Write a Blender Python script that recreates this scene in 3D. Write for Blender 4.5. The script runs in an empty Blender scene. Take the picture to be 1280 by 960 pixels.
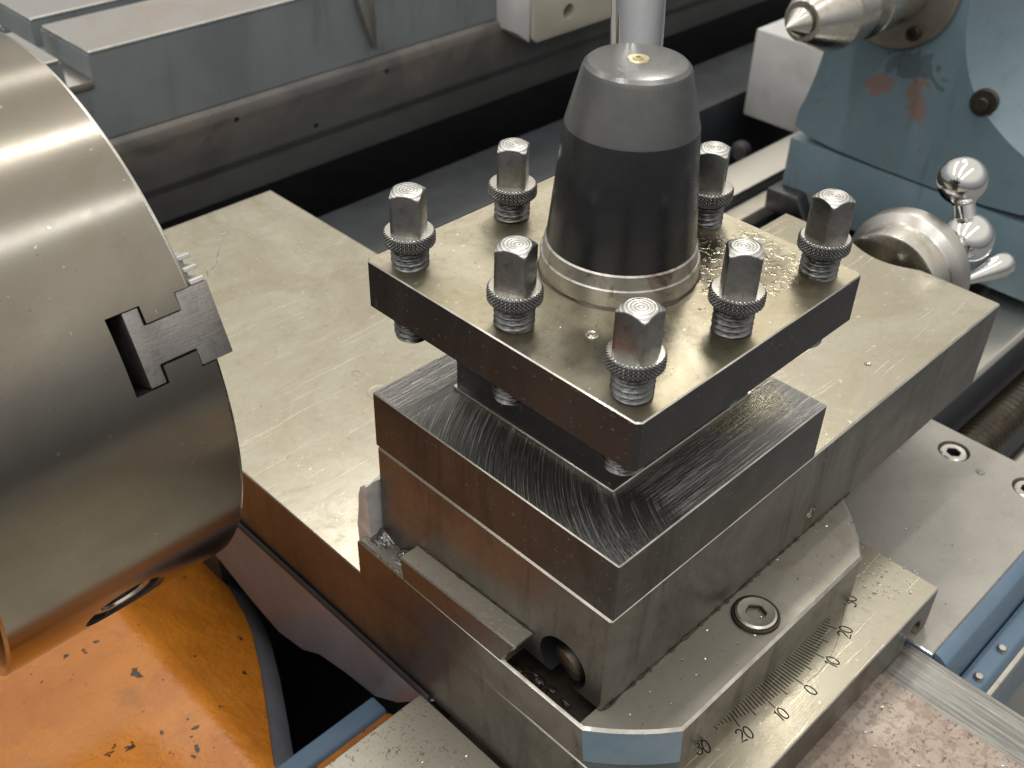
import bpy, bmesh, math, random
from mathutils import Vector, Matrix
random.seed(7)
S = 0.001                                   # everything below is written in millimetres
scn = bpy.context.scene
col = scn.collection
R = math.radians

# ------------------------------------------------------------------ camera
cam_d = bpy.data.cameras.new("camera"); cam = bpy.data.objects.new("camera", cam_d); col.objects.link(cam)
cam_d.sensor_width = 36.0; cam_d.lens = 36.0 * 1357.517 / 1280.0
cam_d.clip_start = 0.01; cam_d.clip_end = 50.0
def rotm(w):
    w = Vector(w); return Matrix.Rotation(w.length, 3, w.normalized())
CAMW = (2.096518, -0.848500, 0.450001); CAMT = (35.1962, -40.4622, 374.1446)
Rc = rotm(CAMW)
cpos = -(Rc.transposed() @ Vector(CAMT))
cam.matrix_world = Matrix(((Rc[0][0], -Rc[1][0], -Rc[2][0], cpos.x * S),
                           (Rc[0][1], -Rc[1][1], -Rc[2][1], cpos.y * S),
                           (Rc[0][2], -Rc[1][2], -Rc[2][2], cpos.z * S),
                           (0, 0, 0, 1)))
scn.camera = cam
cam_d.dof.use_dof = True; cam_d.dof.focus_distance = 0.375; cam_d.dof.aperture_fstop = 22.0

# ------------------------------------------------------------------ world and lamps (indoor workshop)
world = bpy.data.worlds.new("World"); scn.world = world; world.use_nodes = True
nt = world.node_tree; bg = nt.nodes["Background"]
tc = nt.nodes.new("ShaderNodeTexCoord"); sep = nt.nodes.new("ShaderNodeSeparateXYZ"); rmp = nt.nodes.new("ShaderNodeValToRGB")
mp = nt.nodes.new("ShaderNodeMapRange"); mp.inputs[1].default_value = -1; mp.inputs[2].default_value = 1
nt.links.new(tc.outputs["Generated"], sep.inputs[0]); nt.links.new(sep.outputs[2], mp.inputs[0]); nt.links.new(mp.outputs[0], rmp.inputs[0])
e = rmp.color_ramp.elements
e[0].position = 0.0; e[0].color = (0.05, 0.05, 0.053, 1)
e[1].position = 1.0; e[1].color = (0.80, 0.77, 0.70, 1)
k = rmp.color_ramp.elements.new(0.47); k.color = (0.185, 0.187, 0.19, 1)
k = rmp.color_ramp.elements.new(0.36); k.color = (0.085, 0.086, 0.09, 1)
k = rmp.color_ramp.elements.new(0.60); k.color = (0.34, 0.345, 0.345, 1)
k = rmp.color_ramp.elements.new(0.74); k.color = (0.78, 0.75, 0.68, 1)
nt.links.new(rmp.outputs[0], bg.inputs[0]); bg.inputs[1].default_value = 0.98

def lamp(name, loc, tgt, sx, sy, watts, colr):
    d = bpy.data.lights.new(name, 'AREA'); d.shape = 'RECTANGLE'; d.size = sx; d.size_y = sy; d.energy = watts; d.color = colr
    o = bpy.data.objects.new(name, d); col.objects.link(o); o.location = loc
    z = (Vector(loc) - Vector(tgt)).normalized(); x = Vector((1, 0, 0)); x = (x - z * x.dot(z)).normalized(); y = z.cross(x)
    o.matrix_world = Matrix(((x.x, y.x, z.x, loc[0]), (x.y, y.y, z.y, loc[1]), (x.z, y.z, z.z, loc[2]), (0, 0, 0, 1)))
    return o
WARM = (1.0, 0.95, 0.86); NEUT = (1.0, 0.985, 0.96); COOL = (0.92, 0.96, 1.0)
lamp("ceiling_lamp", (1.70, 1.05, 2.2), (0, 0, 0), 0.55, 0.4, 12, WARM)
lamp("ceiling_lamp", (-0.4, 1.9, 2.2), (0, 0, 0), 4.0, 0.30, 9, NEUT)
lamp("ceiling_lamp", (-0.6, 0.35, 2.4), (0, 0, 0), 4.0, 0.09, 22, NEUT)
lamp("ceiling_lamp", (-0.8, -1.0, 2.3), (0, 0, 0), 4.0, 0.14, 14, COOL)

scn.view_settings.view_transform = 'Standard'; scn.view_settings.look = 'None'
scn.view_settings.exposure = 0.22; scn.view_settings.gamma = 1.0

# ------------------------------------------------------------------ materials
class NT:
    def __init__(self, name):
        self.m = bpy.data.materials.new(name); self.m.use_nodes = True
        self.t = self.m.node_tree; self.b = self.t.nodes["Principled BSDF"]
        self.co = self.n("ShaderNodeTexCoord").outputs["Object"]
    def n(self, k, **kw):
        o = self.t.nodes.new(k)
        for a, v in kw.items(): setattr(o, a, v)
        return o
    def l(self, a, b): self.t.links.new(a, b)
    def val(self, sock, v):
        if hasattr(v, "links") or isinstance(v, bpy.types.NodeSocket): self.l(v, sock)
        else: sock.default_value = v
    def math(self, op, a, b=0.0, c=0.0, clamp=False):
        o = self.n("ShaderNodeMath", operation=op); o.use_clamp = clamp
        self.val(o.inputs[0], a); self.val(o.inputs[1], b); self.val(o.inputs[2], c); return o.outputs[0]
    def mapping(self, sc=(1, 1, 1), rot=(0, 0, 0), loc=(0, 0, 0)):
        o = self.n("ShaderNodeMapping"); self.l(self.co, o.inputs[0])
        o.inputs[1].default_value = loc; o.inputs[2].default_value = rot; o.inputs[3].default_value = sc; return o.outputs[0]
    def noise(self, scale, vec=None, detail=4, rough=0.6, dist=0.0):
        o = self.n("ShaderNodeTexNoise"); self.l(vec if vec else self.co, o.inputs["Vector"])
        o.inputs["Scale"].default_value = scale; o.inputs["Detail"].default_value = detail
        o.inputs["Roughness"].default_value = rough; o.inputs["Distortion"].default_value = dist; return o.outputs["Fac"]
    def ramp(self, fac, a, b, smooth=True):
        o = self.n("ShaderNodeMapRange"); o.interpolation_type = 'SMOOTHSTEP' if smooth else 'LINEAR'
        self.l(fac, o.inputs[0]); o.inputs[1].default_value = a; o.inputs[2].default_value = b; return o.outputs[0]
    def mix(self, fac, a, b):
        o = self.n("ShaderNodeMix", data_type='RGBA'); self.val(o.inputs[0], fac)
        for s, v in ((o.inputs[6], a), (o.inputs[7], b)):
            if isinstance(v, bpy.types.NodeSocket): self.l(v, s)
            else: s.default_value = (*v, 1)
        return o.outputs[2]
    def bump(self, h, strength, dist, normal=None):
        o = self.n("ShaderNodeBump"); self.l(h, o.inputs["Height"]); o.inputs["Strength"].default_value = strength
        o.inputs["Distance"].default_value = dist
        if normal: self.l(normal, o.inputs["Normal"])
        return o.outputs[0]
    def dist_xy(self, x, y):
        s = self.n("ShaderNodeSeparateXYZ"); self.l(self.co, s.inputs[0])
        dx = self.math('SUBTRACT', s.outputs[0], x * S); dy = self.math('SUBTRACT', s.outputs[1], y * S)
        return self.math('SQRT', self.math('ADD', self.math('MULTIPLY', dx, dx), self.math('MULTIPLY', dy, dy))), s.outputs
    def out(self, color, rough, metal=1.0, normal=None, spec=0.5):
        for key, v in (("Base Color", color), ("Roughness", rough), ("Metallic", metal)):
            s = self.b.inputs[key]
            if isinstance(v, bpy.types.NodeSocket): self.l(v, s)
            elif key == "Base Color": s.default_value = (*v, 1)
            else: s.default_value = v
        self.b.inputs["Specular IOR Level"].default_value = spec
        if normal: self.l(normal, self.b.inputs["Normal"])
        return self.m

def steel(name, c1, c2, rough=0.4, rvar=0.15, scale=14, pits=0.0, pit_col=(0.10, 0.07, 0.05), scratch=0.15, sdir=0.0,
          metal=1.0, grain=0.12, blot=0.0, blot_col=(0.2, 0.12, 0.06), speck=0.35, smap=(60, 2600, 2600), aniso=0.0, pscale=520, dust=0.0, streak=0.0, patch=0.0):
    t = NT(name)
    big = t.noise(scale, detail=6, rough=0.65, dist=0.6)
    med = t.noise(scale * 7, detail=5, rough=0.7)
    fac = t.math('ADD', t.math('MULTIPLY', t.ramp(big, 0.3, 0.7), 0.7), t.math('MULTIPLY', med, 0.3))
    c = t.mix(fac, c1, c2)
    if blot:
        c = t.mix(t.math('MULTIPLY', t.ramp(t.noise(scale * 1.7, t.mapping(loc=(3.1, 1.7, .4)), 6, .7, .8), 0.5, 0.72), blot), c, blot_col)
    # fine dark specks
    if speck:
        sp = t.ramp(t.noise(900, detail=2, rough=0.5), 0.69, 0.76)
        c = t.mix(t.math('MULTIPLY', sp, speck), c, (0.08, 0.07, 0.06))
    pitf = None
    if pits:
        pn = t.noise(pscale, detail=5, rough=0.62, dist=0.2); pm = t.ramp(t.noise(45, detail=5, rough=.7), 0.34, 0.60)
        pitf = t.math('MULTIPLY', t.ramp(pn, 0.56, 0.64), t.math('MULTIPLY', pm, pits), clamp=True)
        c = t.mix(pitf, c, pit_col)
    s1 = t.noise(1.0, t.mapping(smap, (0, 0, sdir)), 3, 0.7)
    s2 = t.noise(1.0, t.mapping((900, 40, 900), (0, 0, sdir + 0.5)), 2, 0.6)
    r = t.math('ADD', t.math('MULTIPLY_ADD', t.math('SUBTRACT', fac, 0.5), rvar * 2, rough), t.math('MULTIPLY', t.math('SUBTRACT', s1, .5), min(.18, scratch * 1.5)), clamp=True)
    if dust:
        c = t.mix(t.math('MULTIPLY', t.ramp(t.noise(330, t.mapping(loc=(3, 3, 3)), 2), .72, .75), dust), c, (.70, .66, .58))
        c = t.mix(t.math('MULTIPLY', t.ramp(t.noise(1.0, t.mapping((420, 200, 200), (.4, .2, .3)), 3), .735, .76), dust), c, (.62, .58, .50))
        c = t.mix(t.math('MULTIPLY', t.ramp(t.noise(60, t.mapping(loc=(1, 8, 3)), 7, .75), .58, .75), dust * .45), c, (.12, .10, .08))
    if streak:
        c = t.mix(t.math('MULTIPLY', t.ramp(t.noise(1.0, t.mapping((700, 16, 100)), 5, .75, .3), .42, .66), streak), c, (.13, .125, .12))
        c = t.mix(t.math('MULTIPLY', t.ramp(t.noise(1.0, t.mapping((1100, 30, 100), loc=(3, 2, 1)), 4, .7), .58, .7), streak), c, (.62, .61, .58))
    if patch:
        c = t.mix(t.math('MULTIPLY', t.ramp(t.noise(210, t.mapping(loc=(4, 2, 0)), 8, .72, .5), .50, .56), patch), c, (.30, .235, .205))
    if pitf: r = t.math('ADD', r, t.math('MULTIPLY', pitf, 0.35), clamp=True)
    h = t.math('ADD', t.math('MULTIPLY', s1, scratch), t.math('ADD', t.math('MULTIPLY', s2, scratch * .4), t.math('MULTIPLY', t.noise(700, detail=3), grain)))
    if pitf: h = t.math('SUBTRACT', h, t.math('MULTIPLY', pitf, 0.5))
    n = t.bump(h, 0.35, 0.00025)
    if aniso:
        tg = t.n('ShaderNodeTangent', direction_type='RADIAL', axis='X'); t.l(tg.outputs[0], t.b.inputs['Tangent']); t.b.inputs['Anisotropic'].default_value = aniso; t.b.inputs['Anisotropic Rotation'].default_value = 0.25
    mt = metal if not pitf else t.math('SUBTRACT', metal, t.math('MULTIPLY', pitf, 0.7), clamp=True)
    return t.out(c, r, mt, n)

def ground_top(name, c1, c2, c3, rough=.20):
    t = NT(name)
    big = t.noise(11, detail=8, rough=.68, dist=1.2)
    c = t.mix(t.ramp(big, .32, .68), c1, c2)
    sm = t.ramp(t.noise(27, t.mapping(loc=(2, 5, 1)), 8, .72, 2.2), .5, .72)
    c = t.mix(t.math('MULTIPLY', sm, .55), c, c3)
    fine = t.noise(240, detail=5, rough=.75)
    c = t.mix(t.math('MULTIPLY', t.ramp(fine, .5, .8), .35), c, (0.30, .26, .19))
    c = t.mix(t.math('MULTIPLY', t.ramp(t.noise(800, detail=2), .69, .75), .5), c, (.10, .08, .06))
    c = t.mix(t.math('MULTIPLY', t.ramp(t.noise(420, t.mapping(loc=(7, 7, 7)), 1), .735, .76), .8), c, (.80, .78, .70))
    lines = None
    for k_, (rz, sx, th) in enumerate(((.35, 14, .70), (1.35, 20, .715), (2.3, 10, .705), (.02, 9, .69))):
        w = t.n("ShaderNodeVectorMath", operation='ADD'); nv = t.n("ShaderNodeTexNoise"); t.l(t.co, nv.inputs["Vector"]); nv.inputs["Scale"].default_value = 14 + 5 * k_
        sc_ = t.n("ShaderNodeVectorMath", operation='SCALE'); t.l(nv.outputs["Color"], sc_.inputs[0]); sc_.inputs[3].default_value = .006
        t.l(t.co, w.inputs[0]); t.l(sc_.outputs[0], w.inputs[1])
        mpn = t.n("ShaderNodeMapping"); t.l(w.outputs[0], mpn.inputs[0]); mpn.inputs[1].default_value = (k_ * 3.3, k_, 0); mpn.inputs[2].default_value = (0, 0, rz); mpn.inputs[3].default_value = (sx, 900, 1)
        L_ = t.ramp(t.noise(1.0, mpn.outputs[0], 2, .5), th, th + .03)
        lines = L_ if lines is None else t.math('MAXIMUM', lines, L_)
    c = t.mix(t.math('MULTIPLY', lines, .4), c, (.78, .75, .66))
    r = t.math('ADD', t.math('MULTIPLY_ADD', t.math('SUBTRACT', big, .5), .22, rough), t.math('ADD', t.math('MULTIPLY', sm, .12), t.math('MULTIPLY', lines, .1)), clamp=True)
    h = t.math('ADD', t.math('MULTIPLY', fine, .25), t.math('SUBTRACT', t.math('MULTIPLY', t.noise(1.0, t.mapping((50, 2200, 1)), 3, .7), .18), t.math('MULTIPLY', lines, .3)))
    n = t.bump(h, .3, .0002)
    n = t.bump(t.noise(16, detail=2), .06, .004, n)
    return t.out(c, r, 1.0, n)

def paint(name, c1, c2, rough=0.4, chips=0.0, chip_col=(0.03, 0.03, 0.03), cscale=60, bump=0.3, thr=0.66, coat=0.0, stain=0.0, spec=0.5):
    t = NT(name)
    fac = t.ramp(t.noise(16, detail=6, rough=.65, dist=.5), .3, .7)
    c = t.mix(fac, c1, c2)
    if stain:
        c = t.mix(t.math('MULTIPLY', t.ramp(t.noise(26, t.mapping(loc=(1, 2, 3)), 7, .7), .5, .8), stain), c, (0.06, 0.05, 0.04))
    h = t.noise(170, detail=3)
    r = t.math('MULTIPLY_ADD', t.noise(60, detail=4), 0.25, rough - .12, clamp=True)
    if chips:
        ch = t.ramp(t.noise(cscale, t.mapping(loc=(5, 1, 2)), 4, .55), thr, thr + .025)
        c = t.mix(t.math('MULTIPLY', ch, chips), c, chip_col); h = t.math('SUBTRACT', h, t.math('MULTIPLY', ch, .8))
    t.b.inputs["Coat Weight"].default_value = coat; t.b.inputs["Coat Roughness"].default_value = .12
    return t.out(c, r, 0.0, t.bump(h, bump, 0.0006), spec)

M = {}
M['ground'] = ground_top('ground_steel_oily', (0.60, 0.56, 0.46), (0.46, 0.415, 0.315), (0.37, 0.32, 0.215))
def side_steel(name, c1, c2, c3, rough=.34, metal=.8):
    t = NT(name)
    big = t.noise(20, detail=7, rough=.7, dist=.8)
    c = t.mix(t.ramp(big, .32, .68), c1, c2)
    run = t.noise(1.0, t.mapping((75, 75, 9)), 6, .72, .5)
    c = t.mix(t.math('MULTIPLY', t.ramp(run, .5, .74), .7), c, c3)
    fine = t.noise(300, detail=5, rough=.75)
    c = t.mix(t.math('MULTIPLY', t.ramp(fine, .5, .75), .45), c, c3)
    dust = t.ramp(t.noise(520, t.mapping(loc=(3, 3, 3)), 1), .725, .75)
    c = t.mix(t.math('MULTIPLY', dust, .28), c, (.4, .38, .34))
    mar = t.ramp(t.noise(1.0, t.mapping((260, 260, 1500), (.35, .3, 0)), 2, .5), .715, .74)
    c = t.mix(t.math('MULTIPLY', mar, .5), c, (.42, .40, .36))
    r = t.math('ADD', t.math('MULTIPLY_ADD', t.math('SUBTRACT', big, .5), .25, rough), t.math('MULTIPLY', t.ramp(run, .5, .74), .12), clamp=True)
    h = t.math('ADD', t.math('MULTIPLY', fine, .4), t.math('MULTIPLY', t.noise(1.0, t.mapping((60, 60, 1800)), 3, .7), .35))
    n = t.bump(h, .35, .0003)
    return t.out(c, r, metal, n)
M['ground_side'] = side_steel('ground_steel_side', (0.165, 0.158, 0.148), (0.105, 0.098, 0.09), (0.055, .045, .037))  # darker copy for upright faces, their dim reflections put into the colour
M['block_side'] = side_steel('block_side_steel', (0.068, 0.066, 0.064), (0.042, 0.039, 0.037), (0.022, .018, .016), .34, .6)  # darker still for the block, dim reflections put into the colour
M['edge'] = steel('bright_worn_edge', (0.85, 0.83, 0.78), (0.42, 0.39, .34), 0.28, .1, 70, speck=.4)
M['plate_dark'] = side_steel('blackened_steel', (0.026, 0.026, 0.028), (0.016, 0.016, 0.017), (0.045, .043, .04), .42, .2)
M['bolt'] = steel('bolt_steel', (0.36, 0.355, 0.35), (0.20, 0.195, 0.19), 0.32, .1, 120, scratch=.2, speck=.5, blot=.45, blot_col=(.10, .07, .05))
M['bolt_dark'] = steel('bolt_knurl_steel', (0.20, 0.20, 0.20), (0.10, 0.10, 0.10), 0.36, .1, 120, speck=.4)
M['bright'] = steel('bright_turned_steel', (0.72, 0.70, 0.65), (0.55, 0.52, 0.46), 0.26, .08, 40, scratch=.1, blot=.35, blot_col=(.25, .16, .1))
M['ring'] = steel('turned_ring_steel', (0.62, 0.61, 0.58), (0.38, 0.36, 0.33), 0.46, .1, 60, smap=(40, 40, 2600), scratch=.5, blot=.8, blot_col=(.18, .10, .06))
M['chrome'] = steel('chrome', (0.80, 0.80, 0.79), (0.72, 0.72, 0.70), 0.07, .04, 60, scratch=.02, grain=.01, speck=.05)
M['chuck'] = steel('chuck_steel', (0.32, 0.292, 0.247), (0.25, 0.224, 0.185), 0.22, .05, 16, scratch=.015, grain=.04, speck=.55, blot=.3, blot_col=(.24, .19, .15), smap=(2600, 50, 50), aniso=.6, dust=.4)
M['grease'] = paint('black_grease_and_contact_shade', (0.018, 0.013, 0.009), (0.07, 0.045, 0.025), .35, bump=.8)
M['gunk'] = steel('greasy_swarf', (0.30, 0.29, 0.28), (0.06, .055, .05), .25, .15, 160, grain=1.5, metal=.8)
M['torn'] = steel('torn_pale_metal', (0.72, 0.71, 0.70), (0.45, .44, .42), .5, .15, 90, grain=1.5, scratch=.5, metal=.15, speck=.6)
M['jaw'] = steel('jaw_steel', (0.46, 0.435, 0.415), (0.33, .305, .29), 0.5, .1, 60, scratch=.9, grain=1.2, blot=.5, blot_col=(.14, .12, .11))
M['pitted'] = steel('pitted_steel', (0.52, 0.49, 0.42), (0.42, 0.38, 0.31), 0.46, .1, 20, pits=.85, pscale=700, pit_col=(.13, .085, .065), scratch=.1)
M['pitted_rust'] = steel('pitted_brown_steel', (0.50, 0.44, 0.38), (0.36, 0.29, .24), 0.5, .1, 20, pits=.9, pit_col=(.17, .105, .085), scratch=.1, blot=.5, blot_col=(.29, .21, .18), patch=.75)
M['way'] = steel('scraped_way', (0.45, 0.44, 0.42), (0.30, 0.29, 0.27), 0.36, .12, 30, scratch=.6, smap=(2600, 60, 2600), grain=.15, streak=.7)
M['cast'] = steel('cast_plate', (0.44, 0.42, 0.385), (0.37, 0.35, 0.32), 0.55, .06, 22, scratch=.08, grain=.6, metal=.75, speck=.7, dust=.5)
M['swivel'] = steel('swivel_steel', (0.47, 0.45, 0.40), (0.34, .31, .26), 0.46, .08, 25, scratch=.06, grain=.35, speck=.4, blot=.4, blot_col=(.26, .2, .15))
M['floor'] = paint('grey_shop_floor', (0.24, 0.24, 0.235), (0.19, 0.19, 0.185), .5)
M['dark_void'] = paint('dark_unlit_inside', (0.006, 0.007, 0.008), (0.012, 0.012, 0.013), .9, spec=.05)  # near black, the shade of the deep gaps is put into the colour
M['blue'] = paint('blue_grey_machine_paint', (0.085, 0.16, 0.215), (0.10, 0.19, 0.245), .38, stain=.35, coat=.25)
M['blue_light'] = paint('blue_paint_light', (0.12, 0.20, 0.30), (0.155, 0.24, .335), .42, chips=1, thr=.72, cscale=140, stain=.2)
M['blue_apron'] = paint('blue_apron_paint', (0.10, 0.165, 0.24), (0.135, 0.205, .285), .38, chips=1, chip_col=(.5, .22, .05), thr=.70, cscale=70, stain=.35, coat=.3)
M['orange'] = paint('orange_primer_paint', (0.80, 0.285, 0.028), (0.60, 0.19, 0.016), .32, chips=1, chip_col=(.05, .045, .035), thr=.672, cscale=130, bump=1.6, coat=.3, stain=.5)
M['grey_paint'] = paint('grey_machine_paint', (0.22, 0.22, 0.25), (0.165, 0.165, .19), .42, stain=.3, coat=.15)
M['black_ox'] = steel('black_oxide_hub', (0.028, 0.029, 0.032), (0.045, 0.046, 0.049), 0.27, .05, 30, metal=.45, scratch=.1, grain=.03, speck=.15)
M['worn_ox'] = steel('worn_oxide_hub', (0.17, 0.172, 0.172), (0.24, 0.236, .225), 0.30, .06, 40, metal=.85, scratch=.15, grain=.05, speck=.3)
M['white_paint'] = paint('white_paint', (0.62, 0.61, 0.60), (0.52, .51, .5), .5, stain=.2)
M['beige'] = paint('beige_paint', (0.52, 0.49, 0.40), (0.46, .42, .33), .5, stain=.25)
M['brass'] = steel('brass', (0.72, 0.62, 0.40), (0.6, .5, .3), .3, .08, 60)
M['mark'] = paint('engraved_black', (0.012, 0.011, 0.010), (0.02, 0.018, .016), .95, spec=0.0, bump=0)
M['rubber_and_recess_shade'] = paint('black_rubber_and_recess_shade', (0.012, 0.012, 0.013), (0.02, .02, .02), .55)
M['screw_dark'] = steel('threaded_bar', (0.10, 0.085, 0.065), (0.06, .05, .04), .42, .08, 60, metal=.9)
M['table_top'] = steel('table_top_steel', (0.60, 0.585, 0.56), (0.48, .45, .42), .34, .1, 8, blot=.35, blot_col=(.5, .33, .22))
M['bed_way'] = steel('ground_bed_way', (0.60, 0.585, 0.54), (0.5, .47, .42), .33, .08, 10, scratch=.1)
M['bed_cast'] = paint('dark_bed_casting', (0.045, 0.05, 0.056), (0.03, .033, .037), .5, stain=.3)

# table side: slate paint, brown worn band
def table_side():
    t = NT('slate_table_side')
    c = t.mix(t.ramp(t.noise(7, detail=6, rough=.65, dist=.8), .3, .7), (0.235, 0.262, 0.272), (0.165, 0.182, 0.19))
    c = t.mix(t.math('MULTIPLY', t.ramp(t.noise(1.0, t.mapping((40, 40, 6)), 6, .7), .52, .75), .5), c, (.09, .095, .10))
    return t.out(c, 0.5, 0.1, t.bump(t.noise(300, detail=4), .25, .0005))
def table_low():
    t = NT('oily_brown_casting')
    c = t.mix(t.ramp(t.noise(8, detail=6, rough=.65, dist=.8), .3, .7), (0.105, 0.105, 0.108), (0.07, 0.068, 0.068))
    s = t.n("ShaderNodeSeparateXYZ"); t.l(t.co, s.inputs[0])
    zz = t.math('ADD', s.outputs[2], t.math('MULTIPLY', t.math('SUBTRACT', t.noise(18, detail=6, rough=.7), .5), .06))
    b = t.math('MULTIPLY', t.ramp(zz, -0.190, -0.168), t.ramp(t.noise(9, t.mapping(loc=(.3, 0, .2)), 6, .72, 1.0), .36, .58))
    c = t.mix(t.math('MULTIPLY', b, .75), c, (0.175, 0.145, 0.122))
    return t.out(c, 0.45, 0.1, t.bump(t.noise(120, detail=5), .3, .001))
M['table_low'] = table_low()
M['table_side'] = table_side()

# tool plate top: bare steel gone tan, a wet patch of coolant by the hub
def plate_top():
    t = NT('tool_plate_top')
    big = t.noise(15, detail=6, rough=.68, dist=.8)
    c = t.mix(t.ramp(big, .3, .7), (0.57, 0.53, 0.42), (0.38, 0.335, 0.235))
    c = t.mix(t.math('MULTIPLY', t.ramp(t.noise(38, t.mapping(loc=(2, 0, 1)), 6, .75, .5), .52, .75), .5), c, (0.24, .185, .11))
    c = t.mix(t.math('MULTIPLY', t.ramp(t.noise(260, detail=5, rough=.75), .48, .75), .4), c, (0.20, .16, .10))
    c = t.mix(t.math('MULTIPLY', t.ramp(t.noise(850, detail=2), .67, .74), .6), c, (.07, .055, .04))
    c = t.mix(t.math('MULTIPLY', t.ramp(t.noise(430, t.mapping(loc=(7, 7, 7)), 1), .72, .75), .8), c, (.80, .76, .62))
    d, _ = t.dist_xy(34, -28)
    wet = t.math('MULTIPLY', t.math('SUBTRACT', 1.0, t.ramp(t.math('ADD', d, t.math('MULTIPLY', t.math('SUBTRACT', t.noise(60, detail=4), .5), .03)), .012, .027)), 1.0)
    d2, _ = t.dist_xy(-30, -35)
    wet2 = t.math('SUBTRACT', 1.0, t.ramp(t.math('ADD', d2, t.math('MULTIPLY', t.math('SUBTRACT', t.noise(45, detail=4), .5), .05)), .010, .030))
    wt = t.math('MAXIMUM', wet, t.math('MULTIPLY', wet2, .55))
    rg = t.math('SUBTRACT', t.math('MULTIPLY_ADD', t.noise(25, detail=5), .3, .27), t.math('MULTIPLY', wt, .28), clamp=True)
    rg = t.math('MAXIMUM', rg, .10)
    s1 = t.noise(1.0, t.mapping((60, 2600, 2600)), 3, .7)
    h = t.math('ADD', t.math('MULTIPLY', s1, .12), t.math('MULTIPLY', t.noise(600, detail=3), .1))
    n = t.bump(h, .3, .00025)
    n = t.bump(t.math('MULTIPLY', t.ramp(t.noise(270, detail=2, rough=.5, dist=.9), .5, .62), wet), .35, .0006, n)
    return t.out(c, rg, 1.0, n)
M['plate_top'] = plate_top()

# riser block top: swirling tool marks
def block_top():
    t = NT('block_top_swirled')
    c = t.mix(t.ramp(t.noise(12, detail=5), .3, .7), (0.30, .295, .285), (0.20, .195, .185))
    d, xyz = t.dist_xy(18, -88)
    a = t.math('ARCTAN2', t.math('ADD', xyz[1], .088), t.math('SUBTRACT', xyz[0], .018))
    v = t.n("ShaderNodeCombineXYZ"); t.l(t.math('MULTIPLY', d, 1500), v.inputs[0]); t.l(t.math('MULTIPLY', a, 2.2), v.inputs[1])
    arc = t.noise(1.0, v.outputs[0], 4, .75)
    lin = t.noise(1.0, t.mapping((22, 1500, 10), (0, 0, R(10))), 4, .75)
    m = t.math('SUBTRACT', 1.0, t.ramp(t.math('ADD', xyz[0], t.math('MULTIPLY', t.math('SUBTRACT', t.noise(30, detail=2), .5), .03)), -.040, -.025))
    m = t.math('MULTIPLY', m, t.math('SUBTRACT', 1.0, t.ramp(xyz[1], .028, .045)))
    mx = t.n("ShaderNodeMix", data_type='FLOAT'); t.l(m, mx.inputs[0]); t.l(lin, mx.inputs[2]); t.l(arc, mx.inputs[3]); sc = mx.outputs[0]
    c = t.mix(t.math('MULTIPLY', t.ramp(sc, .52, .66), .9), c, (0.80, .78, .73))
    d3, _ = t.dist_xy(30, -40)
    wet = t.math('SUBTRACT', 1.0, t.ramp(t.math('ADD', d3, t.math('MULTIPLY', t.math('SUBTRACT', t.noise(50, detail=4), .5), .03)), .008, .022))
    c = t.mix(t.math('MULTIPLY', wet, .5), c, (.5, .44, .3))
    rg = t.math('SUBTRACT', t.math('MULTIPLY_ADD', sc, .4, .16), t.math('MULTIPLY', wet, .16), clamp=True)
    n = t.bump(sc, .8, .0005)
    n = t.bump(t.math('MULTIPLY', t.ramp(t.noise(300, detail=2, dist=.8), .5, .62), wet), .35, .0006, n)
    return t.out(c, rg, 1.0, n)
M['block_top'] = block_top()

# bolt end face with turning rings (object space, axis z)
def rings_mat():
    t = NT('turned_end_face')
    d, _ = t.dist_xy(0.6, 0.3)
    w = t.math('SINE', t.math('MULTIPLY', d, 2 * math.pi / .0011))
    n = t.bump(w, .35, .00012)
    c = t.mix(t.math('MULTIPLY_ADD', w, .5, .5), (0.42, .41, .39), (0.68, .67, .64))
    return t.out(c, .36, 1.0, n)
M['rings'] = rings_mat()

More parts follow.
